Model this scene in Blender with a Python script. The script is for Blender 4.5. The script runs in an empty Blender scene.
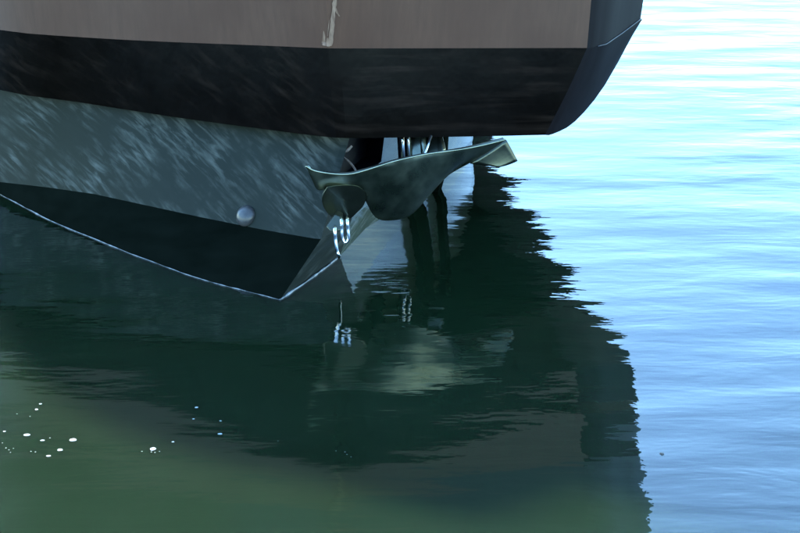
import bpy, bmesh, math, random
from mathutils import Vector, noise
from mathutils.bvhtree import BVHTree
random.seed(7)
sc = bpy.context.scene
R = math.radians

# ------------------------------------------------------------------ camera, sky, sun, exposure
H, F, PITCH = 3.5, 2080.0, R(16.5)
cam_d = bpy.data.cameras.new("camera"); cam = bpy.data.objects.new("camera", cam_d)
sc.collection.objects.link(cam); sc.camera = cam
cam.location = (0, 0, H); cam.rotation_euler = (R(90) - PITCH, 0, 0)
cam_d.sensor_width = 36.0; cam_d.lens = 36.0 * F / 800.0
cam_d.clip_start = 0.1; cam_d.clip_end = 6000

SUN_AZ, SUN_EL = R(-28), R(46)          # azimuth measured from +Y towards +X
world = bpy.data.worlds.new("World"); sc.world = world; world.use_nodes = True
wn = world.node_tree.nodes; wl = world.node_tree.links
sky = wn.new("ShaderNodeTexSky"); sky.sky_type = 'NISHITA'; sky.sun_disc = False
sky.sun_elevation = SUN_EL; sky.sun_rotation = SUN_AZ
sky.air_density = 1.15; sky.dust_density = 0.25; sky.ozone_density = 5.5
bg = wn.get("Background") or wn.new("ShaderNodeBackground")
bg.inputs[1].default_value = 0.15
tint = wn.new("ShaderNodeMix"); tint.data_type = 'RGBA'; tint.blend_type = 'MULTIPLY'; tint.inputs[0].default_value = 1
tint.inputs[7].default_value = (.88, 1.06, 1.10, 1)      # the photograph's cool white balance
wl.new(sky.outputs[0], tint.inputs[6]); wl.new(tint.outputs[2], bg.inputs[0])
sun_d = bpy.data.lights.new("sun", 'SUN'); sun_d.energy = 2.9; sun_d.angle = R(3); sun_d.color = (1, 0.95, 0.88)
sun = bpy.data.objects.new("sun", sun_d); sc.collection.objects.link(sun)
to_sun = Vector((math.sin(SUN_AZ) * math.cos(SUN_EL), math.cos(SUN_AZ) * math.cos(SUN_EL), math.sin(SUN_EL)))
sun.rotation_euler = to_sun.to_track_quat('Z', 'Y').to_euler(); sun.location = to_sun * 60
vs = sc.view_settings; vs.view_transform = 'Standard'; vs.look = 'None'; vs.gamma = 1; vs.exposure = 2.55
sc.cycles.max_bounces = 8; sc.cycles.caustics_reflective = False; sc.cycles.blur_glossy = 0.5

# ------------------------------------------------------------------ helpers
def ray(px, py):
    x = (px - 400.0) / F; y = -(py - 266.5) / F
    c, s = math.cos(PITCH), math.sin(PITCH)
    return Vector((x, c + y * s, -s + y * c))
def at(px, py, d):                       # point seen at a pixel of the photograph, d metres out
    r = ray(px, py); return Vector((0, 0, H)) + r * (d / r.y)
def ground(px, py, z=0.0):
    r = ray(px, py); return Vector((0, 0, H)) + r * ((z - H) / r.z)

def link(name, me, mats, parent=None, kind=None):
    o = bpy.data.objects.new(name, me); sc.collection.objects.link(o)
    for m in (mats if isinstance(mats, (list, tuple)) else [mats]): me.materials.append(m)
    if parent is not None: o.parent = parent; o.matrix_parent_inverse = parent.matrix_world.inverted()
    if kind: o["kind"] = kind
    return o
def from_bm(name, bm, mats, parent=None, smooth=False, kind=None):
    bmesh.ops.recalc_face_normals(bm, faces=bm.faces)
    me = bpy.data.meshes.new(name); bm.to_mesh(me); bm.free()
    for p in me.polygons: p.use_smooth = smooth
    return link(name, me, mats, parent, kind)
def empty(name, loc, label, cat, group=None):
    o = bpy.data.objects.new(name, None); sc.collection.objects.link(o)
    o.location = loc; o["label"] = label; o["category"] = cat; o.empty_display_size = .2
    if group: o["group"] = group
    bpy.context.view_layer.update()
    return o
def grid(rows, closed=False):
    """rows: list of equal-length point lists -> bmesh surface"""
    bm = bmesh.new(); V = [[bm.verts.new(p) for p in r] for r in rows]
    for i in range(len(V) - 1):
        for j in range(len(V[0]) - 1):
            f = (V[i][j], V[i][j + 1], V[i + 1][j + 1], V[i + 1][j])
            if len(set(f)) == 4: bm.faces.new(f)
    return bm
def tube(pts, r, seg=14, bm=None, caps=True):
    bm = bm or bmesh.new(); pts = [Vector(p) for p in pts]; rings = []
    for i, p in enumerate(pts):
        t = (pts[min(i + 1, len(pts) - 1)] - pts[max(i - 1, 0)]).normalized()
        a = t.orthogonal().normalized() if i == 0 else (rings_u - t * rings_u.dot(t)).normalized()
        rings_u = a; b = t.cross(a)
        rr = r[i] if isinstance(r, (list, tuple)) else r
        rings.append([bm.verts.new(p + (a * math.cos(k * 2 * math.pi / seg) + b * math.sin(k * 2 * math.pi / seg)) * rr) for k in range(seg)])
    for i in range(len(rings) - 1):
        for k in range(seg):
            bm.faces.new((rings[i][k], rings[i][(k + 1) % seg], rings[i + 1][(k + 1) % seg], rings[i + 1][k]))
    if caps:
        bm.faces.new(rings[0][::-1]); bm.faces.new(rings[-1])
    return bm
def catmull(pts, n):
    pts = [Vector(p) for p in pts]; out = []
    for i in range(len(pts) - 1):
        p0, p1, p2, p3 = pts[max(i - 1, 0)], pts[i], pts[i + 1], pts[min(i + 2, len(pts) - 1)]
        for k in range(n):
            t = k / n
            out.append(.5 * ((2 * p1) + (p2 - p0) * t + (2 * p0 - 5 * p1 + 4 * p2 - p3) * t * t + (3 * p1 - p0 - 3 * p2 + p3) * t ** 3))
    out.append(pts[-1]); return out
def mod(o, kind, **kw):
    m = o.modifiers.new(kind.lower(), kind)
    for k, v in kw.items(): setattr(m, k, v)
    return m

# ------------------------------------------------------------------ materials
class N:
    def __init__(s, name):
        s.m = bpy.data.materials.new(name); s.m.use_nodes = True
        s.t = s.m.node_tree; s.b = s.t.nodes["Principled BSDF"]
        s.co = s.t.nodes.new("ShaderNodeTexCoord").outputs["Object"]
    def set(s, **kw):
        for k, v in kw.items(): s.b.inputs[k.replace("_", " ")].default_value = v
        return s
    def noise(s, scale=(1, 1, 1), rot=(0, 0, 0), sc_=1.0, det=4, rough=.55, dist=0, co=None):
        mp = s.t.nodes.new("ShaderNodeMapping"); mp.inputs["Scale"].default_value = scale; mp.inputs["Rotation"].default_value = rot
        s.t.links.new(co or s.co, mp.inputs[0])
        n = s.t.nodes.new("ShaderNodeTexNoise"); n.inputs["Scale"].default_value = sc_; n.inputs["Detail"].default_value = det
        n.inputs["Roughness"].default_value = rough; n.inputs["Distortion"].default_value = dist
        s.t.links.new(mp.outputs[0], n.inputs["Vector"]); return n.outputs["Fac"]
    def streak(s, ax, ay, th, k1, k2, det=4, dist=.2):
        """noise drawn out along a slanting direction on an upright face"""
        sp = s.t.nodes.new("ShaderNodeSeparateXYZ"); s.t.links.new(s.co, sp.inputs[0]); m = s.math
        a = m('ADD', m('MULTIPLY', sp.outputs[0], ax), m('MULTIPLY', sp.outputs[1], ay)); z = sp.outputs[2]
        p = m('SUBTRACT', m('MULTIPLY', a, math.cos(th)), m('MULTIPLY', z, math.sin(th)))
        q = m('ADD', m('MULTIPLY', a, math.sin(th)), m('MULTIPLY', z, math.cos(th)))
        cb = s.t.nodes.new("ShaderNodeCombineXYZ"); s.t.links.new(m('MULTIPLY', p, k1), cb.inputs[0]); s.t.links.new(m('MULTIPLY', q, k2), cb.inputs[1])
        return s.noise(sc_=1.0, det=det, rough=.6, dist=dist, co=cb.outputs[0])
    def ramp(s, x, stops):
        r = s.t.nodes.new("ShaderNodeValToRGB"); e = r.color_ramp.elements
        while len(e) < len(stops): e.new(.5)
        for k, (p, c) in enumerate(stops):
            e[k].position = p; e[k].color = (c, c, c, 1) if isinstance(c, (int, float)) else (*c, 1)
        s.t.links.new(x, r.inputs[0]); return r.outputs[0]
    def math(s, op, a, b=None):
        n = s.t.nodes.new("ShaderNodeMath"); n.operation = op
        for i, v in enumerate((a, b)):
            if v is None: continue
            if isinstance(v, (int, float)): n.inputs[i].default_value = v
            else: s.t.links.new(v, n.inputs[i])
        return n.outputs[0]
    def mix(s, f, a, b):
        n = s.t.nodes.new("ShaderNodeMix"); n.data_type = 'RGBA'
        for i, v in ((0, f), (6, a), (7, b)):
            if isinstance(v, (int, float)): n.inputs[i].default_value = v
            elif isinstance(v, tuple): n.inputs[i].default_value = (*v, 1)
            else: s.t.links.new(v, n.inputs[i])
        return n.outputs[2]
    def to(s, x, name): s.t.links.new(x, s.b.inputs[name]); return s
    def bump(s, h, strength=1.0, dist=1.0):
        b = s.t.nodes.new("ShaderNodeBump"); b.inputs["Strength"].default_value = strength; b.inputs["Distance"].default_value = dist
        s.t.links.new(h, b.inputs["Height"]); s.t.links.new(b.outputs[0], s.b.inputs["Normal"]); return s

# brown topsides: dull paint with faint vertical weathering
n = N("brown_paint").set(Roughness=.42)
v1 = n.noise((9, 9, .5), sc_=3, det=5, rough=.65); v2 = n.noise((1, 1, 1), sc_=2.2, det=5); v3 = n.noise((1, 1, 1), sc_=90, det=3)
c = n.mix(n.ramp(v1, [(.3, 0), (.75, 1)]), (.118, .0535, .0305), (.158, .071, .041))
c = n.mix(n.math('MULTIPLY', n.ramp(v2, [(.38, 0), (.68, 1)]), .75), c, (.108, .045, .025))
n.to(c, "Base Color").bump(v3, .12, .002); M_BROWN = n.m
# black rubbing band
n = N("black_paint").set(Roughness=.33, Specular_IOR_Level=.06)
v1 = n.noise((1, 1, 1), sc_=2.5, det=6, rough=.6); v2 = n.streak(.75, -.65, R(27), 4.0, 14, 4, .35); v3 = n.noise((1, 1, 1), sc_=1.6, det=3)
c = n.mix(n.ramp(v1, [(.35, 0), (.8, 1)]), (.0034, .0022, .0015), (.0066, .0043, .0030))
c = n.mix(n.math('MULTIPLY', n.ramp(v2, [(.48, 0), (.8, .9)]), n.ramp(v3, [(.40, .03), (.65, .5)])), c, (.062, .038, .027))  # pale slanting strokes: sunlight bounced off the water, put into the band colour
n.to(c, "Base Color"); n.to(n.ramp(v1, [(.2, .28), (.8, .5)]), "Roughness").bump(n.noise((1, 1, 1), sc_=4, det=3), .3, .03); M_BLACK = n.m
n = N("side_black_paint").set(Roughness=.5, Specular_IOR_Level=.14)
v1 = n.noise((6, 6, .6), sc_=3, det=5)
n.to(n.mix(n.ramp(v1, [(.35, 0), (.8, 1)]), (.0085, .0060, .0065), (.0145, .0105, .0115)), "Base Color"); M_SIDE = n.m
# lower hull: satin blue grey paint with pale streaks painted in for light off the water
for NAME_, SPEC_, RO_ in (("hull_grey_paint", .06, .42), ("hull_grey_gloss_skylit", .8, .10)):
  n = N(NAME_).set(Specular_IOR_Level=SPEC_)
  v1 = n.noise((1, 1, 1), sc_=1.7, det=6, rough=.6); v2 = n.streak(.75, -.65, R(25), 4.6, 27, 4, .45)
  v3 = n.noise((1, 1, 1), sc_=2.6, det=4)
  g_ = 1 if SPEC_ < .5 else 4.5  # starboard copy of the paint is paler, sky brightness put into its base colour
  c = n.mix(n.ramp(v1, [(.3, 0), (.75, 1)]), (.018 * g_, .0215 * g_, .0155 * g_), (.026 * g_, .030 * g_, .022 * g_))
  caustic = n.math('MULTIPLY', n.ramp(v2, [(.46, 0), (.78, 1)]), n.ramp(v3, [(.42, .03), (.62, .95)]))
  c = n.mix(caustic, c, (.165 * g_ ** .3, .165 * g_ ** .3, .135 * g_ ** .3))
  n.to(c, "Base Color"); n.to(n.math('ADD', n.math('MULTIPLY', caustic, .3), RO_), "Roughness")
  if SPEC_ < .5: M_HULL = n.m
  else: M_GLOSS_SKYLIT = n.m
n = N("boot_black_paint").set(Roughness=.85, Specular_IOR_Level=.0)
v1 = n.noise((1, 1, 3), sc_=3, det=6)
n.to(n.mix(n.ramp(v1, [(.35, 0), (.8, 1)]), (.0040, .0056, .0036), (.0075, .0098, .0066)), "Base Color"); M_BOOT = n.m
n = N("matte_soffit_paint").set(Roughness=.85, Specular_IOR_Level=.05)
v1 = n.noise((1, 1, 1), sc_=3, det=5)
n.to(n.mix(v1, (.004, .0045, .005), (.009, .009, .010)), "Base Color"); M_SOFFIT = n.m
n = N("upper_grey_paint").set(Roughness=.35)
v1 = n.noise((6, 6, .6), sc_=2, det=5)
n.to(n.mix(n.ramp(v1, [(.3, 0), (.8, 1)]), (.045, .042, .038), (.060, .056, .050)), "Base Color"); M_UPPER = n.m
n = N("polished_steel").set(Metallic=1.0, Roughness=.12)
v1 = n.noise((1, 1, 1), sc_=7, det=5); v2 = n.noise((1, 1, 1), sc_=3, det=2)
n.to(n.mix(n.ramp(v1, [(.35, 0), (.75, 1)]), (.21, .23, .16), (.42, .43, .31)), "Base Color")
n.to(n.ramp(v1, [(.3, .24), (.8, .42)]), "Roughness").bump(v2, .35, .03); M_STEEL = n.m
n = N("outlet_grey").set(Roughness=.3)
v1 = n.noise((1, 1, 1), sc_=25, det=5)
n.to(n.mix(n.ramp(v1, [(.35, 0), (.7, 1)]), (.045, .042, .040), (.085, .078, .072)), "Base Color"); M_KNOB = n.m
n = N("cast_steel").set(Metallic=1.0, Roughness=.36)
v1 = n.noise((1, 1, 1), sc_=12, det=5)
n.to(n.mix(v1, (.075, .085, .06), (.115, .12, .09)), "Base Color").bump(v1, .2, .01); M_CAST = n.m
n = N("chrome_steel").set(Metallic=1.0, Roughness=.08)
v1 = n.noise((1, 1, 1), sc_=30, det=3)
n.to(n.mix(v1, (.78, .79, .80), (.86, .86, .86)), "Base Color"); M_CHROME = n.m
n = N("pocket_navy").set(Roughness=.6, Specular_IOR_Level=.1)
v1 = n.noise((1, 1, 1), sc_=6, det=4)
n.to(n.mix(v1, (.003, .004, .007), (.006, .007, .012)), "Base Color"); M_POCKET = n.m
n = N("bare_scrape").set(Roughness=.7)
v1 = n.noise((20, 20, 3), sc_=4, det=5)
n.to(n.mix(n.ramp(v1, [(.3, 0), (.7, 1)]), (.19, .095, .055), (.42, .24, .15)), "Base Color"); M_SCRAPE = n.m
n = N("rusty_chip").set(Roughness=.85)
v1 = n.noise((1, 1, 1), sc_=40, det=5)
n.to(n.mix(n.ramp(v1, [(.35, 0), (.7, 1)]), (.16, .09, .05), (.34, .25, .19)), "Base Color"); M_CHIP = n.m
n = N("white_line").set(Roughness=.4)
v1 = n.noise((1, 1, 1), sc_=18, det=4)
n.to(n.mix(n.ramp(v1, [(.4, 0), (.62, 1)]), (.06, .07, .07), (.34, .35, .34)), "Base Color"); M_LINE = n.m
n = N("foam").set(Roughness=.6)
v1 = n.noise((1, 1, 1), sc_=120, det=4)
n.to(n.mix(v1, (.20, .23, .21), (.48, .50, .48)), "Base Color"); M_FOAM = n.m
n = N("thin_foam").set(Roughness=.5)
v1 = n.noise((1, 1, 1), sc_=200, det=3)
n.to(n.mix(v1, (.06, .075, .07), (.16, .18, .17)), "Base Color"); M_THIN = n.m
n = N("drift_brown").set(Roughness=.6)
v1 = n.noise((1, 1, 1), sc_=90, det=3)
n.to(n.mix(v1, (.02, .016, .01), (.06, .045, .03)), "Base Color"); M_DRIFT = n.m

# water
n = N("sea_water").set(Roughness=.02, IOR=1.33, Subsurface_Weight=1.0, Subsurface_Radius=(.35, .6, .5), Subsurface_Scale=1.6)
big = n.noise((.5, 1, 1), sc_=.35, det=2)
murk = n.noise((.8, 1, 1), sc_=.5, det=4)
n.to(n.mix(n.ramp(murk, [(.3, 0), (.75, 1)]), (.0053, .0126, .0046), (.0075, .0172, .0072)), "Base Color")
sep = n.t.nodes.new("ShaderNodeSeparateXYZ"); n.t.links.new(n.co, sep.inputs[0])
# open water away from the boat's lee is rougher
mr = n.t.nodes.new("ShaderNodeMapRange"); mr.interpolation_type = 'SMOOTHSTEP'
mr.inputs[1].default_value = .6; mr.inputs[2].default_value = 3.0; mr.inputs[3].default_value = .55; mr.inputs[4].default_value = 1.0
n.t.links.new(sep.outputs[0], mr.inputs[0])
def wav(sx, sy, s, det, amp, dist=0.):
    return n.math('MULTIPLY', n.noise((sx, sy, 1), sc_=s, det=det, rough=.5, dist=dist), amp)
swell = wav(.5, 1, .9, 2, .055)
chop = wav(.45, 1, 3.2, 3, .0100, .3)
fine = wav(.7, 1, 11., 3, .0012, .2)
my = n.t.nodes.new('ShaderNodeMapRange'); my.interpolation_type = 'SMOOTHSTEP'
for k_, v_ in ((1, 9.6), (2, 11.6), (3, .075), (4, .015)): my.inputs[k_].default_value = v_
n.t.links.new(sep.outputs[1], my.inputs[0])
mx = n.t.nodes.new('ShaderNodeMapRange'); mx.interpolation_type = 'SMOOTHSTEP'
for k_, v_ in ((1, -.2), (2, .7), (3, 1.0), (4, .25)): mx.inputs[k_].default_value = v_
n.t.links.new(sep.outputs[0], mx.inputs[0])
n.to(n.math('MULTIPLY', my.outputs[0], mx.outputs[0]), 'Roughness')
lee = wav(.22, 1, 15., 2, .0011, .4)
h = n.math('ADD', n.math('ADD', n.math('ADD', swell, chop), fine), lee)
h = n.math('MULTIPLY', h, n.math('MULTIPLY', mr.outputs[0], n.ramp(big, [(.3, .6), (.7, 1.3)])))
n.bump(h, 1.0, 1.0); M_WATER = n.m

# ------------------------------------------------------------------ the water
bm = bmesh.new()
W = 2500
top_ = [bm.verts.new(p) for p in ((-W, -W, 0), (W, -W, 0), (W, W, 0), (-W, W, 0))]
bot_ = [bm.verts.new(v.co - Vector((0, 0, 12))) for v in top_]
bm.faces.new(top_); bm.faces.new(bot_[::-1])
for k in range(4): bm.faces.new((top_[k], bot_[k], bot_[(k + 1) % 4], top_[(k + 1) % 4]))
from_bm("water", bm, M_WATER, kind="structure")

# ------------------------------------------------------------------ the boat
stem_w = ground(280, 300)
boat = empty("moored_boat", (stem_w.x, stem_w.y + 2, 0), "grey, black and brown boat bow overhanging the dark green water", "boat")

UP = Vector((0, 0, 1))
# ---- flared upper bow: stations from port aft round the stem to starboard aft -> (bottom edge, seam, outward)
st = []
pB = [at(0, 90, 13.40), at(85, 103, 13.05), at(170, 116.5, 12.62), at(255, 128, 12.24), at(318, 136, 11.97)]
pS = [at(0, 30, 13.20), at(85, 37.5, 12.88), at(170, 42, 12.52), at(255, 45.3, 12.16), at(312, 47.7, 11.90)]
sB = [at(346, 138, 11.88), at(400, 137.6, 12.12), at(475, 136.5, 12.46), at(545, 135, 12.79), at(553, 134, 12.84), at(575, 121.5, 13.05), at(605, 85, 13.3), at(640.5, 20, 13.5)]
sS = [at(338, 48.4, 11.84), at(395, 48.4, 12.08), at(480, 48.2, 12.42), at(587, 48, 12.84), at(593, 47.5, 12.88), at(606, 44, 13.0), at(622, 33, 13.22), at(640.5, 19, 13.46)]
def aft(p, dx, dy, dz=0): return p + Vector((dx, dy, dz))
B = [aft(pB[0], -1.6, 9.0, -.05), aft(pB[0], -1.3, 3.2, -.05), aft(pB[0], -.62, .95)] + pB + sB + [aft(sB[-1], -.26, 1.5, -.14), aft(sB[-1], -.62, 4.4, -.12), aft(sB[-1], -.85, 8.4, -.12)]
S = [aft(pS[0], -1.8, 9.0, -.2), aft(pS[0], -1.4, 3.2, -.15), aft(pS[0], -.68, .95, -.04)] + pS + sS + [aft(sS[-1], -.25, 1.5, .01), aft(sS[-1], -.60, 4.4, .01), aft(sS[-1], -.83, 8.4, .01)]
n_port = 3 + len(pB)
lin = lambda P, k: [P[i].lerp(P[i + 1], j / k) for i in range(len(P) - 1) for j in range(k)] + [P[-1]]
B = catmull(B[:n_port + 4], 3)[:-1] + catmull(B[n_port + 3:n_port + 8], 3)[:-1] + lin(B[n_port + 7:], 3)
S = catmull(S[:n_port + 4], 3)[:-1] + lin(S[n_port + 3:], 3)
def outward(i):
    a, b = S[max(i - 1, 0)], S[min(i + 1, len(S) - 1)]
    t = (b - a); t.z = 0; t.normalize(); return Vector((t.y, -t.x, 0))
OUT = [outward(i) for i in range(len(S))]
T = [S[i] + UP * .50 + OUT[i] * .05 for i in range(len(S))]
U = [T[i] + UP * (2.2) + OUT[i] * (.7 if S[i].x < -1.2 else .12) for i in range(len(S))]
for i in range(len(U)): U[i].z = 3.9 + .4 * math.exp(-((U[i].y - 11.5) / 2.5) ** 2); T[i].z = 1.62
# hull deck-side foot (where the soffit meets the narrow lower hull)
def strips(P, Q, k, bulge=0):
    return [[P[i].lerp(Q[i], j / k) + OUT[i] * bulge * math.sin(math.pi * j / k) for i in range(len(P))] for j in range(k + 1)]
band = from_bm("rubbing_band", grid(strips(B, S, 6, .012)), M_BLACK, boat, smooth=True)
iK = (n_port + 3) * 3 + 1                     # where the brown front ends at the chamfered side
tops = from_bm("topsides", grid([r_[:iK] for r_ in strips(S, T, 4)]), M_BROWN, boat, smooth=True)
side = from_bm("side_plating", grid([r_[iK - 1:] for r_ in strips(S, T, 4)]), M_SIDE, boat, smooth=True)
bul = from_bm("bulwark", grid(strips(T, U, 8, .05)), M_UPPER, boat, smooth=True)
for o in (band, tops, bul, side):
    o.data.set_sharp_from_angle(angle=R(24))
band.data.materials.append(M_SIDE); ncol = len(B)
for p_ in band.data.polygons:
    if min(v % ncol for v in p_.vertices) >= iK - 1: p_.material_index = 1
for e_ in band.data.edges:
    if all(v % ncol == iK - 1 for v in e_.vertices): e_.use_edge_sharp = True
# deck closing the top, a little below the bulwark cap
bm = bmesh.new(); bm.faces.new([bm.verts.new(U[i] - OUT[i] * .06 - UP * .25) for i in range(len(U))])
from_bm("deck", bm, M_UPPER, boat)
from_bm("cap_rail", tube(U, .05, 10), M_CHROME, bul, smooth=True)
# transom closing the aft end
bm = bmesh.new(); bm.faces.new([bm.verts.new(p) for p in (B[0], S[0], T[0], U[0], U[-1], T[-1], S[-1], B[-1])])
from_bm("transom", bm, M_UPPER, boat)

from_bm("weld_seam", tube(catmull([S[i] + OUT[i] * .004 for i in range(iK + 3, iK + 12)], 2), .0035, 8), M_KNOB, side, smooth=True)
# ---- lower hull
pW = [ground(0, 194.5), ground(47, 219), ground(94, 239), ground(147, 260), ground(200, 279), ground(245, 291), ground(277, 299.3)]
pC = [at(0, 182, 13.50), at(47, 187.3, 13.20), at(94, 194, 12.92), at(147, 205.5, 12.60), at(200, 217, 12.32), at(262, 229.5, 12.02), at(314, 238.5, 11.78)]
pT = [at(0, 86, 13.50), at(58, 97, 13.24), at(115, 107, 12.98), at(172, 116, 12.72), at(230, 124, 12.48), at(295, 133, 12.20), at(343, 136, 12.02)]
stemW, stemC, stemT = ground(280, 300), at(321, 239, 11.74), at(350, 136, 12.04)
sW = [ground(340, 256), ground(366, 228), ground(395, 209.5), ground(431, 192), ground(452, 171), ground(470, 149)]
sC = [at(352, 218, 12.08), at(377, 197, 12.72), at(400, 186, 13.18), at(436, 172, 13.68), at(456, 156, 14.25), at(473, 139, 14.9)]
sT = [at(368, 112, 12.42), at(390, 90, 12.82), at(415, 82, 13.25), at(440, 80, 13.80), at(460, 80, 14.38), at(476, 82, 15.0)]
ex = lambda p, dx, dy: [p + Vector((dx, dy, 0))]
HW = ex(pW[0], -1.9, 9.) + ex(pW[0], -1.5, 3.4) + ex(pW[0], -.62, .95) + pW + [stemW] + sW + ex(sW[-1], .04, 2.5) + ex(sW[-1], 0, 7.2)
HC = ex(pC[0], -1.9, 9.) + ex(pC[0], -1.5, 3.4) + ex(pC[0], -.62, .95) + pC + [stemC] + sC + ex(sC[-1], .04, 2.5) + ex(sC[-1], 0, 7.2)
HT = ex(pT[0], -1.6, 8.6) + ex(pT[0], -1.3, 3.1) + ex(pT[0], -.62, .9) + pT + [stemT] + sT + ex(sT[-1], .02, 2.4) + ex(sT[-1], -.02, 7.0)
NS = 3 + len(pW)                        # index of the stem
HK = [p + Vector((0, .15, -.7)) for p in HW]
def sub(P, a, b): return P[a:b]
def lerp_rows(P, Q, k): return [[P[i].lerp(Q[i], j / k) for i in range(len(P))] for j in range(k + 1)]
# port side plating above the boot line, then starboard plating with the anchor pocket cut in it
rows = lerp_rows(HC, HT, 6)
bm = bmesh.new(); V = [[bm.verts.new(p) for p in r] for r in rows]
POCK = {(i, j) for i in (NS, NS + 1) for j in (2, 3, 4, 5)}
pocket_quads = []
for j in range(6):
    for i in range(len(HC) - 1):
        q = (V[j][i], V[j][i + 1], V[j + 1][i + 1], V[j + 1][i])
        if (i, j) in POCK: pocket_quads.append([v.co.copy() for v in q]); continue
        bm.faces.new(q)
hull = from_bm("hull_plating", bm, [M_HULL, M_GLOSS_SKYLIT], boat, smooth=True)
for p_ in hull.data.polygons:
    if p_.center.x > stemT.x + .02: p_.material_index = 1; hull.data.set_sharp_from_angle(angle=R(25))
# pocket: recessed lining
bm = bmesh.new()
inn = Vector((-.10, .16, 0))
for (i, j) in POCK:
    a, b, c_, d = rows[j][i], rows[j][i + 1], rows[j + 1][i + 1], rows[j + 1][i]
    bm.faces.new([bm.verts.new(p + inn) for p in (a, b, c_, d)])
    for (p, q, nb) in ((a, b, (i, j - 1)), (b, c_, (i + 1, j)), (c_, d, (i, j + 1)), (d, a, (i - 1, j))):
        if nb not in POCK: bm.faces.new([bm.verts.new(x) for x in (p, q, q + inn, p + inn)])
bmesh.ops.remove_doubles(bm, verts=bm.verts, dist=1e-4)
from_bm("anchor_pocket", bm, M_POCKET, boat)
# boot topping below the paint line (black on port, bare grey on starboard), keel under water
from_bm("boot_topping", grid(lerp_rows(sub(HW, 0, NS + 1), sub(HC, 0, NS + 1), 3)), M_BOOT, boat, smooth=True).data.set_sharp_from_angle(angle=R(30))
o = from_bm("stem_plating", grid(lerp_rows(sub(HW, NS, len(HW)), sub(HC, NS, len(HC)), 3)), [M_HULL, M_GLOSS_SKYLIT], boat, smooth=True)
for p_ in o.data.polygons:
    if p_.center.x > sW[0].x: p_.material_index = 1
from_bm("keel", grid(lerp_rows(HK, HW, 1)), M_BOOT, boat)
# soffit between hull and band
def resample(P, n_):
    L = [0]
    for a, b in zip(P, P[1:]): L.append(L[-1] + (b - a).length)
    out = []
    for k in range(n_):
        s = L[-1] * k / (n_ - 1); i = 0
        while i < len(P) - 2 and L[i + 1] < s: i += 1
        out.append(P[i].lerp(P[i + 1], (s - L[i]) / max(L[i + 1] - L[i], 1e-6)))
    return out
iB = min(range(len(B)), key=lambda i: B[i].y)
stemB = B[iB]
Bp, Bs = resample(B[:iB + 1], 24), resample(B[iB:], 24)
Tp, Ts = resample(HT[:NS + 1], 24), resample(HT[NS:], 24)
from_bm("soffit", grid([Bp + Bs[1:], Tp + Ts[1:]]), M_SOFFIT, boat)

# white line where hull meets water: thin pale bead, broken on port, thick at the stem on starboard
def bead(name, pts, r, jit, par):
    P = catmull(pts, 10); rr = [max(.0008, r * (1 + jit * noise.noise(p * 9) + .5 * jit * noise.noise(p * 31))) for p in P]
    return from_bm(name, tube([p + Vector((.005 * noise.noise(p * 6), -.004 + .006 * noise.noise(p * 8), .003)) for p in P], rr, 8), M_LINE, par, smooth=True)
bead("waterline_bead", pW + [stemW], .0024, 1.7, boat)
bead("waterline_bead", [stemW, ground(302, 285), ground(322, 270.5), sW[0]], .0058, 1.0, boat)

# towing eye: chrome loops in front of the stem just above the water
def eye(pts, d, r):
    P = [at(x, y, d + o_) for x, y, o_ in pts]
    return from_bm("towing_eye", tube(catmull(P, 6), r, 14), M_CHROME, boat, smooth=True)
eye([(341, 216, .22), (341.3, 219, .02), (341.8, 230, 0), (342.5, 239, 0), (345.5, 242.5, 0), (348.5, 239, 0), (348, 230, 0), (347.2, 219, .02), (347, 216, .22)], 11.40, .0088)
eye([(334.5, 224, .22), (334.8, 228, .02), (335.5, 240, 0), (337, 251, 0), (338.8, 256, .02), (339.2, 258, .2)], 11.36, .0095)
# mounting bracket behind the eye
bm = bmesh.new()
pl = [at(326, 227, 11.44), at(335, 214.5, 11.47), at(341, 217, 11.46), at(342, 230, 11.42), at(330, 231, 11.42)]
f = bm.faces.new([bm.verts.new(p) for p in pl]); ret = bmesh.ops.extrude_face_region(bm, geom=[f])
bmesh.ops.translate(bm, vec=(0.01, .10, 0), verts=[v for v in ret["geom"] if isinstance(v, bmesh.types.BMVert)])
o = from_bm("eye_bracket", bm, M_CAST, boat); mod(o, 'BEVEL', width=.006, segments=2)

# surface finder for fittings on the port plating
dg_bm = bmesh.new(); dg_bm.from_mesh(hull.data)
dg_bm.transform(hull.matrix_world if False else hull.matrix_basis)
bvh = BVHTree.FromBMesh(dg_bm)
def on_hull(px, py):
    loc, nor, _, _ = bvh.ray_cast(Vector((0, 0, H)), ray(px, py).normalized())
    if nor.y > 0: nor = -nor
    return loc, nor
# through-hull outlet: domed flange
p, nr = on_hull(246, 216)
bm = bmesh.new()
prof = [(.066, 0), (.066, .010), (.058, .022), (.042, .033), (.020, .039), (.0, .040)]
a = nr.orthogonal().normalized(); b_ = nr.cross(a); rings = []
for (r_, h_) in prof[:-1]:
    rings.append([bm.verts.new(p + nr * h_ + (a * math.cos(k * math.pi / 12) + b_ * math.sin(k * math.pi / 12)) * r_) for k in range(24)])
for i in range(len(rings) - 1):
    for k in range(24): bm.faces.new((rings[i][k], rings[i][(k + 1) % 24], rings[i + 1][(k + 1) % 24], rings[i + 1][k]))
tip = bm.verts.new(p + nr * prof[-1][1])
for k in range(24): bm.faces.new((rings[-1][k], rings[-1][(k + 1) % 24], tip))
from_bm("hull_outlet", bm, M_KNOB, hull, smooth=True)
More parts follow.
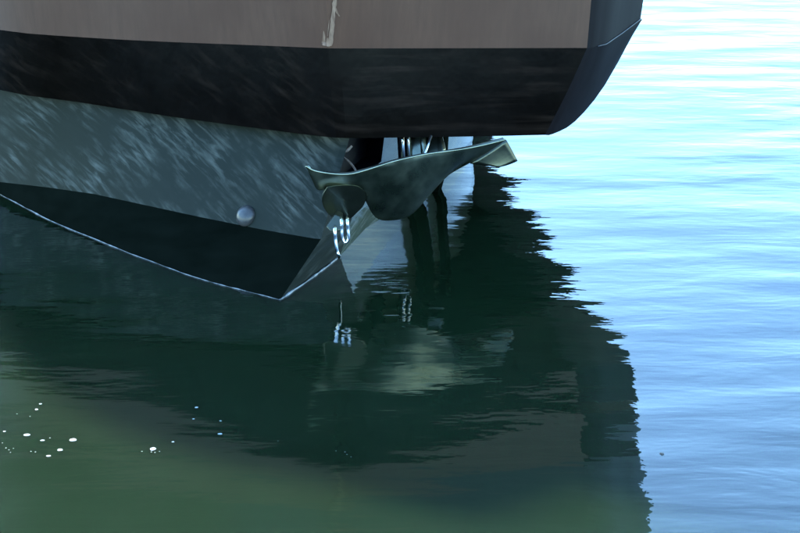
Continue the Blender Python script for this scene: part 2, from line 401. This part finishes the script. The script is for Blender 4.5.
# pale scrape down the stem, worn by the anchor chain
bm = bmesh.new()
def mark(pts, dd):
    """ribbon: (px, py, half width px) on the stem face"""
    L, Rr = [], []
    for (x, y, w) in pts:
        w *= 1.2 + .7 * noise.noise(Vector((x * .7, y * .9, 0)))
        d = dd(y, x)
        L.append(bm.verts.new(at(x - w, y, d))); Rr.append(bm.verts.new(at(x + w, y, d)))
    for i in range(len(L) - 1): bm.faces.new((L[i], Rr[i], Rr[i + 1], L[i + 1]))
dg2 = bmesh.new(); dg2.from_mesh(tops.data); bvh2 = BVHTree.FromBMesh(dg2)
off = boat.location
def d_top(y, x):
    hit = bvh2.ray_cast(Vector((0, 0, H)), ray(x, y).normalized())[0]
    return (hit.y if hit else 12.04) - .007
mark([(330 + 5 * (46 - y) / 46 + .5 * noise.noise(Vector((y * .3, 3, 0))), y, 2.4 - .9 * (46 - y) / 46) for y in range(46, -9, -3)], d_top)
mark([(333.5, 5, .9), (335.5, 9, 1.1), (337.2, 13, .9), (339.5, 16.5, .5)], d_top)
mark([(323.6, 31, .4), (324, 37, 1.1), (323.5, 42, 2.0), (325.5, 45.5, 2.2)], d_top)
mark([(327.5, 38, .5), (327, 42, 1.0), (328, 46.4, 1.2)], d_top)
mark([(332.5, 10, .3), (331.8, 18, .7), (331.2, 27, .5), (330.6, 36, .3)], d_top)
mark([(329.2, 20, .2), (328.4, 28, .5), (327.6, 36, .2)], d_top)
mark([(322.8, 44.5, 1.0), (325.5, 45.6, 1.5), (329, 46.6, 1.1)], d_top)
from_bm("paint_scrape", bm, M_SCRAPE, tops)
# chipped edge of the pocket
bm = bmesh.new()
for (pts, r_) in (([(352, 146), (348, 150), (343.5, 152.5), (342, 155)], .011), ([(339, 150), (342, 155), (347, 160), (352, 165), (356, 171)], .008)):
    P = [at(x, y, 12.02) for x, y in pts]; P = catmull(P, 5)
    tube(P, [r_ * (1 + .8 * noise.noise(q * 25)) for q in P], 7, bm)
from_bm("chipped_edge", bm, M_CHIP, hull, smooth=True)
# chute posts between pocket and anchor shank
for (x, d, r_, m_) in ((399.5, 12.72, .012, M_POCKET), (402.5, 12.62, .012, M_CHROME), (406, 12.66, .010, M_POCKET), (408.5, 12.60, .007, M_CHROME)):
    from_bm("chute_post", tube([at(x - 1.0, 128, d), at(x, 145, d), at(x + 1.5, 172, d)], r_, 10), m_, boat, smooth=True)

# dark guide plates standing on the starboard bow beside the anchor
def hp(u, lev):
    i = min(int(u), 4); t = u - i
    return lev[i].lerp(lev[i + 1], t)
for (u0, u1, lean) in ((2.25, 2.58, .10), (3.02, 3.20, .06)):
    bm = bmesh.new(); fr = []; bk = []
    for k in range(9):
        t = k / 8; sh = lean * (t - .3)
        row = []
        for u in (u0 + sh, (u0 + u1) * .5 + sh, u1 + sh):
            w_, c_, t_ = hp(u, sW), hp(u, sC), hp(u, sT)
            p = w_.lerp(c_, t / .4) if t < .4 else c_.lerp(t_, (t - .4) / .6)
            row.append(p)
        fr.append([bm.verts.new(p + Vector((.045, -.02, -.0))) for p in row]); bk.append([bm.verts.new(p + Vector((-.02, .01, 0))) for p in row])
    for k in range(8):
        for j in range(2): bm.faces.new((fr[k][j], fr[k][j + 1], fr[k + 1][j + 1], fr[k + 1][j]))
        for j in (0, 2): bm.faces.new((fr[k][j], fr[k + 1][j], bk[k + 1][j], bk[k][j]))
    for k in (0, 8): bm.faces.new(fr[k] + bk[k][::-1])
    from_bm("guide_plate", bm, M_BOOT, boat)

# ------------------------------------------------------------------ the anchor (hangs in the pocket)
anchor = empty("stowed_anchor", at(379, 219, 11.6), "polished steel anchor with winged fluke hanging at the boat's stem", "anchor")
rim = [(305.5, 166.5, 11.40), (312, 170.3, 11.42), (321, 172.6, 11.44), (336, 174.5, 11.46), (351, 174.3, 11.47), (366, 170.5, 11.48), (392, 162.3, 11.52), (412, 157.5, 11.58), (430, 154, 11.66), (460, 150, 11.80), (483, 145.6, 11.93), (505, 140, 12.05)]
low = [(307, 169, 11.41), (312, 180, 11.46), (318, 190, 11.50), (331, 188.5, 11.53), (347, 190, 11.56), (361, 194, 11.60), (375, 217, 11.68), (392, 220.5, 11.72), (411, 215, 11.76), (429, 196, 11.84), (447, 176.5, 11.94), (470, 163, 12.02)]
# between the two edges the plate is hollow on top and bellied towards the viewer
rimP = catmull([at(*p) for p in rim], 5); lowP = catmull([at(*p) for p in low], 5)
rows_a = []
K = 14
for j in range(K + 1):
    t = j / K; row = []
    for i in range(len(rimP)):
        u = i / (len(rimP) - 1); span = (rimP[i] - lowP[i]).length
        p = rimP[i].lerp(lowP[i], t)
        p = p + Vector((0, -1, -.3)) * (span * .07 * math.sin(math.pi * t) * (1 - .4 * u))
        row.append(p)
    rows_a.append(row)
fl = from_bm("fluke", grid(rows_a), M_STEEL, anchor, smooth=True)
mod(fl, 'SOLIDIFY', thickness=.022, offset=1.0); mod(fl, 'BEVEL', width=.004, segments=2, angle_limit=R(50))
from_bm("rim", tube([p + Vector((0, -.008, .004)) for p in rimP], .0055, 10), M_STEEL, fl, smooth=True)
# turned-up wing at the right end
wing = [[at(470, 163.3, 12.02), at(489, 151.5, 12.07), at(505.5, 139.6, 12.12)],
        [at(482, 164.8, 12.06), at(498, 157, 12.10), at(511, 149.5, 12.16)],
        [at(499, 167.5, 12.10), at(508, 165, 12.14), at(516.5, 160.8, 12.20)]]
wg = from_bm("wing", grid(wing), M_CAST, anchor, smooth=True)
mod(wg, 'SUBSURF', levels=2, render_levels=2, boundary_smooth='PRESERVE_CORNERS'); mod(wg, 'SOLIDIFY', thickness=.02, offset=0)
# rounded toe of the fluke, below
bm = bmesh.new()
tp = [(327, 187, 11.47), (322, 196, 11.50), (323, 206, 11.53), (329, 215, 11.56), (338, 220, 11.58), (349, 219.5, 11.60), (357, 213, 11.60), (364, 205, 11.60), (366, 194, 11.58), (358, 186, 11.54), (342, 185, 11.50)]
tpP = [at(*q) for q in tp]; tpP = catmull(tpP + [tpP[0]], 4)[:-1]
ctr = sum(tpP, Vector()) / len(tpP); lv = []
for (s_, dy) in ((1, .05), (1, .006), (.97, .0), (.6, -.004), (.25, -.006)):
    lv.append([bm.verts.new(ctr + (p - ctr) * s_ + Vector((0, dy, 0))) for p in tpP])
for i in range(4):
    for k in range(len(tpP)): bm.faces.new((lv[i][k], lv[i][(k + 1) % len(tpP)], lv[i + 1][(k + 1) % len(tpP)], lv[i + 1][k]))
bm.faces.new(lv[-1]); bm.faces.new(lv[0][::-1])
from_bm("toe", bm, M_CAST, anchor, smooth=True).data.set_sharp_from_angle(angle=R(35))
# shank: two cheeks running up from the fluke into the pocket
for (x0, x1, d) in ((411, 424, 12.20), (427, 441, 12.35)):
    bm = bmesh.new()
    q = [at(x0, 178, d - .12), at(x1, 178, d - .12), at(x1 + (2 if x0 > 420 else 0), 150, d), at(x1 - 4, 126, d + .12), at(x0 - 2, 126, d + .12), at(x0, 150, d)]
    f = bm.faces.new([bm.verts.new(p) for p in q]); ret = bmesh.ops.extrude_face_region(bm, geom=[f])
    bmesh.ops.translate(bm, vec=(.02, .05, .0), verts=[v for v in ret["geom"] if isinstance(v, bmesh.types.BMVert)])
    o = from_bm("shank", bm, M_STEEL, anchor); mod(o, 'BEVEL', width=.008, segments=2)
from_bm("stay", tube([at(423.5, 158, 12.1), at(425, 153, 12.1), at(431, 136, 12.2)], .009, 10), M_CHROME, anchor, smooth=True)

# ------------------------------------------------------------------ foam flecks and a bit of drift on the water
def fleck(px, py, w, label, mat=M_FOAM, name="foam_fleck", cat="foam", group="white foam flecks drifting on the water", asp=None):
    c = ground(px, py); r = w * .38 * (c.y / math.cos(PITCH)) / F
    bm = bmesh.new(); nseg = 14; rings = []; sd = random.uniform(0, 50); asp = asp or random.uniform(.8, 1.25)
    for (s, h_) in ((1, .0005), (.85, .10), (.5, .20)):
        rings.append([bm.verts.new((r * s * math.cos(k * 2 * math.pi / nseg) * (1 + .35 * noise.noise(Vector((math.cos(k * .45) * 1.3 + sd, math.sin(k * .45) * 1.3, 0)))),
                                    r * s * asp * math.sin(k * 2 * math.pi / nseg) * (1 + .35 * noise.noise(Vector((sd, math.cos(k * .45) * 1.3, math.sin(k * .45) * 1.3)))), h_ * r)) for k in range(nseg)])
    for i in range(2):
        for k in range(nseg): bm.faces.new((rings[i][k], rings[i][(k + 1) % nseg], rings[i + 1][(k + 1) % nseg], rings[i + 1][k]))
    bm.faces.new(rings[-1])
    o = from_bm(name, bm, mat, smooth=True); o.location = (c.x, c.y, .001)
    o["label"] = label; o["category"] = cat
    if group: o["group"] = group
big_f = [(27, 435, 9, "broad white foam fleck at left, above and left of the pair below"),
 (42.6, 440.5, 6, "thin white foam fleck between the two broadest flecks at lower left"),
 (73, 440, 10, "widest white foam fleck, right end of the lower-left cluster"),
 (60, 450, 8, "oval white foam fleck just below the widest fleck"),
 (48.6, 456, 6, "lowest bright foam fleck of the lower-left cluster"),
 (4.5, 431.5, 4, "small bright foam fleck at the left edge of the photo"),
 (36.6, 409.5, 4.5, "brighter lower fleck of the topmost pair in the left cluster"),
 (40.5, 404, 4, "topmost pale foam fleck of the left cluster"),
 (153, 449, 8.5, "bright foam fleck with crumbs below it, alone mid-left"),
 (196.5, 407.5, 5, "upper bright foam fleck of the four furthest right"),
 (193.5, 419, 3.2, "tiny foam fleck directly below the upper of the four furthest right"),
 (220, 434, 6, "brightest foam fleck of the right-hand group, lowest of it"),
 (220.5, 421, 3.2, "tiny foam fleck directly above the right-hand group's brightest one"),
 (173, 442, 3.6, "faint foam fleck just right of the lone bright fleck")]
for f_ in big_f: fleck(*f_)
for (x, y) in ((2.5, 443), (13.5, 448.5), (10.5, 452.5), (9, 450), (31, 451.5), (35.5, 452), (6, 448), (17, 414), (30, 416.5), (50, 438)):
    fleck(x, y, random.uniform(1.6, 2.6), "tiny pale foam speck among the lower-left foam flecks", M_THIN, group="tiny foam specks at lower left")
for (x, y) in ((155, 452.5), (159.5, 451.5), (151.5, 452), (142, 451.5)):
    fleck(x, y, random.uniform(1.8, 2.4), "tiny foam crumb beside the lone bright foam fleck", M_THIN, group="foam crumbs by the lone fleck")
for (x, y) in ((336, 451), (345, 452), (351, 457), (347, 454.5), (278, 441)):
    fleck(x, y, random.uniform(1.4, 2.2), "tiny foam speck in the dark reflection below the anchor", M_THIN, group="foam specks below the anchor")
fleck(662, 454, 6, "small dark scrap floating on the bright blue water", M_DRIFT, "floating_scrap", "debris", None, 1.6)
